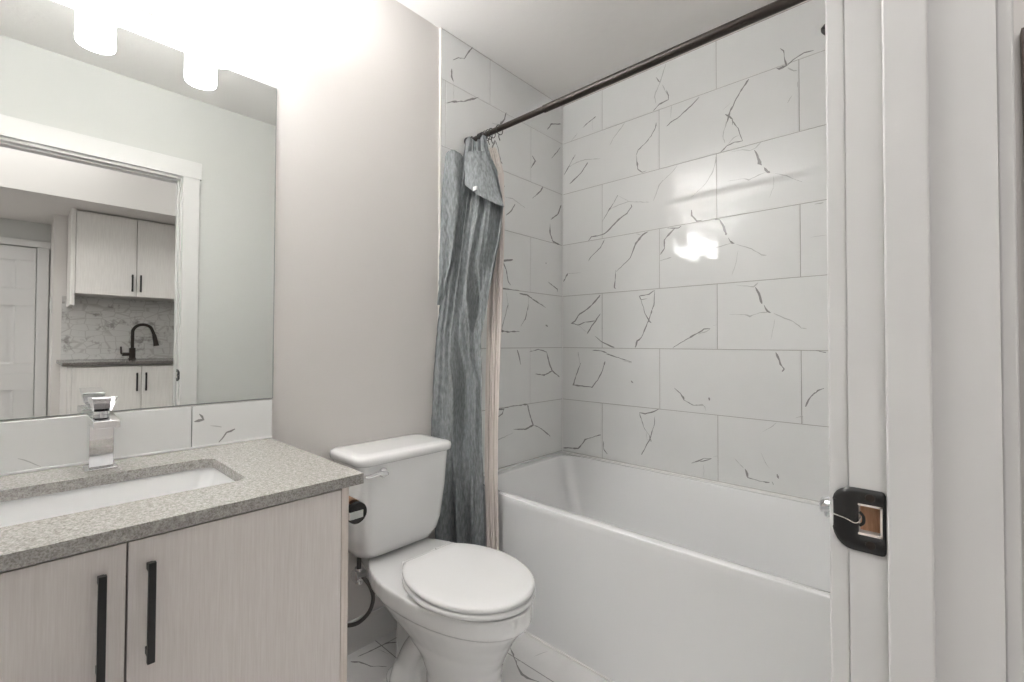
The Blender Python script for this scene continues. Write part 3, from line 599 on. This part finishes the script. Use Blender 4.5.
# sink
bm = B()
lps = [rr(SXC, SYC, SHX+.030, SHY+.030, .03, CB-.013), rr(SXC, SYC, SHX+.030, SHY+.030, .03, CB-.0008), rr(SXC, SYC, SHX+.004, SHY+.004, SR, CB-.0008), rr(SXC, SYC, SHX+.002, SHY+.002, SR, CB-.006), rr(SXC, SYC, SHX-.010, SHY-.015, .035, CB-.07), rr(SXC, SYC, SHX-.022, SHY-.03, .045, CB-.115), rr(SXC, SYC, SHX-.05, SHY-.06, .05, CB-.130), rr(SXC, SYC, .025, .025, .02, CB-.134),
       rr(SXC, SYC, .025, .025, .02, CB-.142), rr(SXC, SYC, SHX-.04, SHY-.05, .05, CB-.138), rr(SXC, SYC, SHX-.010, SHY-.015, .045, CB-.118), rr(SXC, SYC, SHX+.006, SHY+.003, .035, CB-.07), rr(SXC, SYC, SHX+.015, SHY+.015, .03, CB-.014)]
loft(bm, lps + [lps[0]], caps=(False, False))
bmesh.ops.remove_doubles(bm, verts=bm.verts, dist=1e-6)
snk = thing('sink_basin', 'white rectangular undermount sink set in the vanity countertop', 'sink', (SXC, SYC, CB-.14))
make('basin', bm, M_PORC, snk, angle=60)
bm = B(); lathe(bm, [(.0, .004), (.018, .003), (.021, 0)], (SXC, SYC, CB-.1335), 'Z'); make('drain', bm, M_CHROME, snk)
# backsplash
bm = B()
for ya, yb2 in ((VL, -1.8762), (-1.8742, -1.6482)):
    loft(bm, [[Vector(p) for p in ((x, ya+i, CT+.001+i), (x, yb2-i, CT+.001+i), (x, yb2-i, .9825-i), (x, ya+i, .9825-i))] for x, i in ((.0015, 0), (.0088, 0), (.0100, .001))], mi=0)
vein_strips(bm, VEINS_SPLASH, lambda a, b: (.0103, a, b), 1, 2)
bsp = thing('backsplash', 'low strip of marble look tile between the countertop and the mirror', 'backsplash', (.005, -2.1, CT))
make('tile_strip', bm, [M_TILE, M_VEIN, M_VEINL], bsp, smooth=False)
make('edge_trim', boxes(((.0012, -1.6480, CT+.0005), (.0112, -1.6448, .985))), M_SILL, bsp)
make('sealant', boxes(((.0101, VL, CT+.0002), (.0150, -1.6482, CT+.0060))), M_CAULK, bsp, bev=.001)
# mirror
mr = thing('wall_mirror', 'large frameless mirror above the vanity reflecting the doorway and kitchenette', 'mirror', (.003, -2.1, .985))
MZ0, MZ1, MY0, MY1 = .986, 2.036, -2.556, -1.6445
make('glass_edge', boxes(((.0012, MY0, MZ0), (.0058, MY1, MZ1))), M_MIRRORE, mr, smooth=False)
make('mirror_face', boxes(((.0059, MY0+.0015, MZ0+.0015), (.0062, MY1-.0015, MZ1-.0015))), M_MIRROR, mr, smooth=False)
# faucet
FY = -2.088
fc = thing('faucet', 'square chrome single lever faucet behind the vanity sink', 'faucet', (.095, FY, CT))
make('base_plate', boxes(((.062, FY-.031, CT+.0002), (.124, FY+.031, CT+.006))), M_CHROME, fc, bev=.001)
make('body', boxes(((.068, FY-.0235, CT+.006), (.115, FY+.0235, .9735))), M_CHROME, fc, bev=.0015)
bm = B()
loft(bm, [[Vector((x, FY-h, a)), Vector((x, FY+h, a)), Vector((x, FY+h, b)), Vector((x, FY-h, b))] for x, a, b, h in ((.064, .974, .992, .0245), (.117, .974, .992, .0245), (.205, .971, .9885, .0245))])
make('spout', bm, M_CHROME, fc, bev=.0012)
bm = B(); lathe(bm, [(.017, 0), (.017, .008), (.015, .010)], (.094, FY, .9922), 'Z', 24)
make('cartridge_neck', bm, M_CHROME, fc)
bm = B()
loft(bm, [[Vector((x0, FY-h, z)), Vector((x1, FY-h, z+d)), Vector((x1, FY+h, z+d)), Vector((x0, FY+h, z))] for x0, x1, h, z, d in ((.080, .125, .0165, 1.0025, .0), (.068, .168, .0235, 1.030, .008), (.068, .170, .0235, 1.034, .008))])
make('lever', bm, M_CHROME, fc, bev=.0008)
# vanity light
LX, LYS = .092, (-1.845, -2.097, -2.349)
vl = thing('vanity_light', 'three light vanity fixture with white glass cylinder shades above mirror', 'wall lamp', (.0, -2.097, 2.10))
make('back_plate', boxes(((.0012, -2.384, 2.092), (.030, -1.813, 2.21))), M_PLATE, vl, bev=.002)
for y in LYS:
    bm = B(); tube(bm, [(.0302, y, 2.108), (LX-.044, y, 2.108)], .012, 16)
    make('arm', bm, M_CHROME, vl)
    s = bm = B(); R = .0435
    lathe(bm, [(R, 2.152), (R, 2.006), (R-.001, 2.003), (R-.003, 2.003), (R-.004, 2.005), (R-.005, 2.012), (R-.005, 2.152), (R-.004, 2.155), (R-.001, 2.155), (R, 2.152)], (LX, y, 0), 'Z', 40)
    bmesh.ops.delete(bm, geom=[f for f in bm.faces if len(f.verts) > 4], context='FACES_ONLY'); bmesh.ops.remove_doubles(bm, verts=bm.verts, dist=1e-6)
    s = make('shade', bm, M_GLOW, vl)
    bm = B(); lathe(bm, [(0, 2.008), (.02, 2.008), (R-.0052, 2.012), (R-.0052, 2.016), (0, 2.016)], (LX, y, 0), 'Z', 32)
    make('diffuser', bm, M_GLOWB, s)
    bm = B(); lathe(bm, [(0, 2.142), (R-.0055, 2.142), (R-.0055, 2.1475), (0, 2.1475)], (LX, y, 0), 'Z', 32)
    make('uplight_disc', bm, M_UPLIGHT, s)  # glowing disc added in the shade top to bounce fill off the ceiling

# ------------------------------------------------------------------ toilet
TY = -1.247
toi = thing('toilet', 'white two piece toilet with closed lid between the vanity and bathtub', 'toilet', (.38, TY, 0))
def egg(xb, xf, hw, z, n=40, back=None, pw=2.0):
    """outline with a rounded front; back: half width of a straight back edge"""
    out = []; xc = xb+(xf-xb)*.44
    for k in range(n):
        a = 2*math.pi*k/n; c, s = math.cos(a), math.sin(a)
        x = xc + (xf-xc)*c if c > 0 else xc + (xc-xb)*c
        y = hw*math.copysign(abs(s)**(2/pw), s)
        if back is not None and c < 0:
            # keep the width towards the back edge
            t = (-c); y = math.copysign(max(abs(y), back*min(1, abs(s)*6)*1.0 + (hw-back)*max(0, 1-t**2)**.5*min(1, abs(s)*6)), s) if abs(s) > 1e-6 else 0
        out.append(Vector((x, TY+y, z)))
    return out
bm = B()
# pedestal and bowl as stacked outlines (xb, xf, hw, z)
prof = [(.395, .668, .122, .0), (.395, .671, .124, .012), (.400, .664, .117, .03), (.405, .655, .110, .09), (.40, .655, .110, .15), (.36, .668, .116, .20), (.26, .690, .128, .245), (.17, .715, .152, .29), (.12, .742, .172, .33), (.11, .748, .176, .345), (.095, .768, .188, .352), (.09, .772, .190, .362), (.09, .772, .190, .408)]
loft(bm, [egg(a, b, h, z, 40, pw=2.15) for a, b, h, z in prof])
# deck that carries the tank
def drr(x0, x1, hy, r, z): return rr((x0+x1)/2, TY, (x1-x0)/2, hy, r, z)
loft(bm, [drr(.10, .36, .070, .04, .25), drr(.06, .38, .095, .05, .33), drr(.04, .40, .112, .05, .375), drr(.04, .42, .116, .05, .408)])
# base flare, web and trapway bulges on both sides
loft(bm, [drr(.20, .45, .100, .05, 0), drr(.20, .45, .100, .05, .018), drr(.22, .45, .070, .05, .04), drr(.20, .45, .060, .05, .30)])
for s in (-1, 1):
    tube(bm, smooth_path([(.50, TY+s*.055, .255), (.44, TY+s*.066, .235), (.375, TY+s*.074, .18), (.335, TY+s*.080, .10), (.33, TY+s*.082, .03)], 6), lambda t: .034+.010*t, 16)
    lathe(bm, [(.0, .135), (.022, .130), (.040, .110), (.052, .07), (.056, .03), (.056, 0), (0, 0)], (.334, TY+s*.088, 0), 'Z', 24)
bowl = make('bowl', bm, M_PORC, toi, angle=180)
m = bowl.modifiers.new('remesh', 'REMESH'); m.mode = 'VOXEL'; m.voxel_size = .006; m.use_smooth_shade = True
m = bowl.modifiers.new('smooth', 'SMOOTH'); m.iterations = 4; m.factor = .5
for s in (-1, 1):
    bm = B(); lathe(bm, [(.013, -.004), (.013, .006), (.010, .013), (.004, .016), (0, .0163)], (.376, TY+s*.128, .022), 'Z', 20)
    make('bolt_cap', bm, M_PORC, toi)
def lid_outline(x0, xf, hw, hb, z):
    """round front seat with a straight hinge edge at x0"""
    out = []; xc = x0+(xf-x0)*.47; n = 44
    a_b = math.pi*.78
    for k in range(n+1):
        a = -a_b + 2*a_b*k/n; c, s = math.cos(a), math.sin(a)
        x = xc+(xf-xc)*c if c > 0 else xc+(xc-x0)*c/abs(math.cos(a_b))
        y = hw*s if c > 0 else math.copysign(hb+(hw-hb)*((abs(s)-math.sin(a_b))/(1-math.sin(a_b))), s)
        out.append(Vector((x, TY+y, z)))
    return out
def ringed(i, z, x0=.338, xf=.772, hw=.182, hb=.104): return lid_outline(x0+i, xf-i, hw-i, hb-i*.6, z)
bm = B(); loft(bm, [ringed(.003, .4165), ringed(0, .419), ringed(0, .428), ringed(.004, .4315)]); make('seat', bm, M_SEAT, toi, angle=50)
bm = B(); loft(bm, [ringed(.004, .4345), ringed(.001, .4375), ringed(.001, .4445), ringed(.004, .449), ringed(.012, .4515), ringed(.05, .4535), ringed(.12, .4545)]); make('lid', bm, M_SEAT, toi, angle=50)
for s in (-1, 1):
    make('seat_hinge', boxes(((.312, TY+s*.07-.022, .4085), (.346, TY+s*.07+.022, .440))), M_SEAT, toi, bev=.005, seg=3)
    make('seat_bumper', boxes(((.55, TY+s*.15-.008, .4075), (.575, TY+s*.15+.008, .4168))), M_SEAT, toi)
# tank
tk = [(.035, .165, .135, .06, .4085), (.026, .195, .165, .06, .425), (.020, .212, .180, .055, .455), (.018, .222, .188, .05, .50), (.017, .232, .198, .045, .62), (.016, .238, .203, .04, .757)]
def trr(x0, x1, hy, r, z): return rr((x0+x1)/2, TY-.008, (x1-x0)/2, hy-.006, r, z)
bm = B(); loft(bm, [trr(*a) for a in tk]); make('tank', bm, M_PORC, toi, angle=60)
bm = B(); loft(bm, [trr(.012, .243, .207, .04, .7572), trr(.008, .252, .212, .045, .762), trr(.007, .254, .214, .046, .775), trr(.010, .251, .211, .045, .786), trr(.020, .240, .200, .04, .7905), trr(.05, .2, .17, .03, .792)]); make('tank_lid', bm, M_PORC, toi, angle=60)
bm = B(); lathe(bm, [(.017, 0), (.017, .006), (.012, .012), (0, .014)], (.2375, TY-.12, .728), 'X', 24)
tube(bm, smooth_path([(.252, TY-.118, .728), (.264, TY-.122, .729), (.268, TY-.150, .737), (.267, TY-.185, .733), (.265, TY-.203, .735)], 6), lambda t: .0065+.003*math.sin(3.1*t), 12, flat=.8)
make('flush_lever', bm, M_CHROME, toi)
# supply valve and hose
vs = thing('supply_valve', 'chrome water shutoff valve with dark braided hose under the toilet tank', 'valve', (.012, -1.36, .2))
nx_, ny_, nz_ = .126, -1.390, .348
bm = B(); lathe(bm, [(.022, 0), (.022, .003), (.010, .006), (.010, .05)], (.0005, -1.455, .165), 'X', 20); lathe(bm, [(.011, -.02), (.013, -.015), (.013, .015), (.011, .02)], (.055, -1.455, .165), 'X', 18)
make('valve_body', bm, M_CHROME, vs)
bm = B(); lathe(bm, [(.017, -.022), (.023, -.018), (.023, .018), (.017, .022)], (nx_, ny_, nz_), 'Y', 12); lathe(bm, [(.015, -.028), (.015, .026)], (nx_, ny_, nz_), 'Z', 12)
make('coupling_nut', bm, M_CHROME, vs)
bm = B(); tube(bm, smooth_path([(nx_, ny_, .4075), (nx_, ny_, .39), (nx_, ny_, nz_+.02)], 5), .008, 12)
make('tank_shank', bm, M_HOSE, vs)
bm = B(); tube(bm, smooth_path([(nx_+.012, ny_+.01, nz_-.008), (nx_+.055, ny_+.010, nz_-.022), (nx_+.072, ny_+.014, nz_-.060), (nx_+.062, ny_+.004, nz_-.108), (nx_+.03, ny_-.02, nz_-.148), (nx_-.02, ny_-.045, nz_-.168), (.062, -1.452, .168)], 8), .0068, 12)
make('braided_hose', bm, M_HOSE, vs)
# toilet paper holder on the vanity side, with an empty roll
tp = thing('paper_holder', 'small black toilet paper holder on the vanity side beside the tank', 'toilet paper holder', (.5, BR, .745))
bm = B(); tube(bm, [(.548, -1.640, .745), (.430, -1.640, .745)], .009, 20); lathe(bm, [(.0, .011), (.0255, .011), (.027, .009), (.027, 0), (0, 0)], (.546, -1.640, .743), 'X', 32)
make('roll_arm', bm, M_BLACK, tp)
bm = B(); box(bm, (.41, -1.652, .733), (.434, -1.628, .757)); box(bm, (.416, BR+.006, .738), (.428, -1.640, .752)); box(bm, (.397, BR, .695), (.447, BR+.006, .795))
make('mount', bm, M_BLACK, tp, bev=.001)
bm = B(); box(bm, (.5575, -1.6655, .733), (.5645, -1.6285, .752)); o = make('end_clip', bm, M_CHROME, tp, bev=.001); o['label'] = 'bright chrome clip'
bm = B(); lathe(bm, [(.021, 0), (.0225, 0), (.0225, .095), (.021, .095), (.021, 0)], (.442, -1.643, .752), 'X', 28)
o = make('paper_core', bm, M_CARD, tp); o['label'] = 'brown cardboard core'

# ------------------------------------------------------------------ strike plate on the jamb
st = thing('strike_plate', 'black door strike plate screwed to the white jamb with open latch hole', 'strike plate', (1.56, D1, .98))
ZC, ZH = .9815, .0345
bm = B()
# plate outline in x,z: rounded lip on the left, hole on the right; built as a grid with a hole
def plate_y(x):   # lip curls away past the jamb corner
    return -.0016 + (0 if x > 1.5475 else ((1.5475-x)/.015)**2*.007)
xs = [1.5325, 1.534, 1.537, 1.541, 1.545, 1.5475, 1.552, HX0, 1.560, 1.5665, 1.573, HX1, 1.5785, 1.5798]
def zhalf(x):
    if x < 1.5525: t = (1.5525-x)/.020; return ZH*(1-.62*(1-math.sqrt(max(0, 1-t*t*.98))))
    if x > 1.5765: t = (x-1.5765)/.0035; return ZH-.0060*(1-math.sqrt(max(0, 1-t*t)))
    return ZH
zf = [-1, -.75, None, None, .75, 1]
cols = []
for x in xs:
    h = zhalf(x); row = []
    for zz in (ZC-h, ZC-h*.75, HZ0, HZ1, ZC+h*.75, ZC+h):
        row.append(bm.verts.new((x, D1+plate_y(x), zz)))
    cols.append(row)
for i, (a, b) in enumerate(zip(cols, cols[1:])):
    for k in range(5):
        if k == 2 and HX0 <= xs[i] and xs[i+1] <= HX1: continue
        bm.faces.new((a[k], b[k], b[k+1], a[k+1]))
o = make('plate', bm, M_BLACK, st, angle=50); m = o.modifiers.new('solid', 'SOLIDIFY'); m.thickness = .0013; m.offset = 0
for zz in (ZC-.0255, ZC+.0255):
    bm = B(); lathe(bm, [(0, -.0032), (.0022, -.0031), (.0043, -.0026), (.0045, -.0018)], (1.5665, D1, zz), 'Y', 18); make('screw', bm, M_BRONZE, st)
bm = B()
for lo, hi in (((HX0, HZ0), (HX1, HZ0+.0012)), ((HX0, HZ1-.0012), (HX1, HZ1)), ((HX1-.001, HZ0), (HX1, HZ1))): box(bm, (lo[0]-.0005, D1-.0027, lo[1]-.0004), (hi[0]+.0003, D1-.0006, hi[1]+.0004))
o = make('hole_rim', bm, M_EDGE, st); o['label'] = 'pale worn rim of the latch hole'
bm = B(); tube(bm, smooth_path([(1.5335, D1+.0005, .9815), (1.545, D1-.0035, .9805), (1.553, D1-.0037, .9775), (1.557, D1-.0038, .980), (1.5585, D1-.0032, .985)], 5), .0008, 8)
o = make('lip_line', bm, M_STEEL, st); o['label'] = 'bright metal line across the lip'  # thin bright metal line laid over the black lip
bm = B(); tube(bm, smooth_path([(1.5572, D1-.0012, .975), (1.5605, D1-.0018, .979), (1.5605, D1-.0018, .986), (1.5572, D1-.0012, .990)], 5), .0016, 8)
make('latch_tab', bm, M_BLACK, st)

# ------------------------------------------------------------------ kitchenette seen in the mirror
uc = thing('upper_cabinet', 'pale upper kitchen cabinet with two doors, hung above the kitchen faucet', 'cabinet', (2.95, -1.6, 1.52))
UX, UZ0, UZ1 = 2.79, 1.518, 2.1085
make('cabinet_box', boxes(((UX+.021, -1.957, UZ0), (KX-.0005, -.80, UZ1))), M_LAM, uc, smooth=False)
make('gable', boxes(((UX-.004, -1.982, 1.431), (KX-.0095, -1.9585, 2.1115))), M_LAM, uc, bev=.001)
for ya, yb2, hy in ((-1.9565, -1.6185, -1.642), (-1.6145, -1.2765, -1.592), (-1.2725, -.81, -1.25)):
    d = make('door', boxes(((UX, ya, UZ0-.003), (UX+.0200, yb2, UZ1-.012))), M_LAM, uc, bev=.001)
    bm = boxes(((UX-.024, hy-.005, 1.549), (UX-.015, hy+.005, 1.678)), ((UX-.0155, hy-.004, 1.556), (UX-.0003, hy+.004, 1.566)), ((UX-.0155, hy-.004, 1.661), (UX-.0003, hy+.004, 1.671)))
    make('handle', bm, M_BLACK, d)
bc = thing('base_cabinet', 'pale kitchen base cabinet with black handles below the dark kitchen counter', 'cabinet', (2.8, -1.6, 0))
BX = 2.49
make('cabinet_box', boxes(((BX+.021, -1.985, .10), (KX-.001, -.80, 1.011)), ((BX+.07, -1.985, 0), (KX-.001, -.80, .10))), M_LAM, bc, smooth=False)
make('gable', boxes(((BX-.004, -2.008, 0), (KX-.001, -1.986, 1.011))), M_LAM, bc, bev=.001)
for ya, yb2, hy in ((-1.9845, -1.6245, -1.648), (-1.6205, -1.2605, -1.597), (-1.2565, -.81, -1.23)):
    d = make('door', boxes(((BX, ya, .105), (BX+.0200, yb2, 1.003))), M_LAM, bc, bev=.001)
    bm = boxes(((BX-.024, hy-.005, .826), (BX-.015, hy+.005, .955)), ((BX-.0155, hy-.004, .833), (BX-.0003, hy+.004, .843)), ((BX-.0155, hy-.004, .938), (BX-.0003, hy+.004, .948)))
    make('handle', bm, M_BLACK, d)
tag(make('kitchen_counter', boxes(((2.468, -2.030, 1.0115), (KX-.001, -.76, 1.036))), M_KTOP, origin=(2.8, -1.5, 1.0115), bev=.0015), 'dark stone kitchen counter seen in the mirror, faucet standing on it', 'countertop')
tag(make('kitchen_backsplash', boxes(((KX-.009, -2.006, 1.0365), (KX-.0005, -.76, 1.5145))), M_KSPLASH, origin=(KX, -1.5, 1.0365), smooth=False), 'marble mosaic tile backsplash between the kitchen cabinets in the mirror', 'backsplash')
kf = thing('kitchen_faucet', 'dark gooseneck kitchen faucet on the dark counter, seen in mirror', 'faucet', (3.0, -1.605, 1.036))
bm = B(); lathe(bm, [(.026, 0), (.026, .006), (.021, .010), (.021, .085), (.016, .09)], (3.0, -1.605, 1.0362), 'Z', 24); make('body', bm, M_BRONZE, kf)
pts = [(3.0, -1.605, 1.12), (3.0, -1.605, 1.245)] + [(3.0, -1.540-.065*math.cos(a), 1.245+.065*math.sin(a)) for a in [math.pi*k/10 for k in range(1, 9)]] + [(3.0, -1.466, 1.225)]
bm = B(); tube(bm, smooth_path(pts, 3), .0115, 16); make('gooseneck', bm, M_BRONZE, kf)
bm = B(); tube(bm, [(3.0, -1.468, 1.232), (3.0, -1.456, 1.165), (3.0, -1.452, 1.140)], lambda t: .014+.006*t, 18); make('spray_head', bm, M_BRONZE, kf)
bm = B(); tube(bm, [(3.0, -1.61, 1.075), (3.0, -1.668, 1.075)], .014, 16); tube(bm, [(3.0, -1.668, 1.075), (3.0, -1.673, 1.085), (3.0, -1.675, 1.135)], .006, 12); make('lever', bm, M_BRONZE, kf)
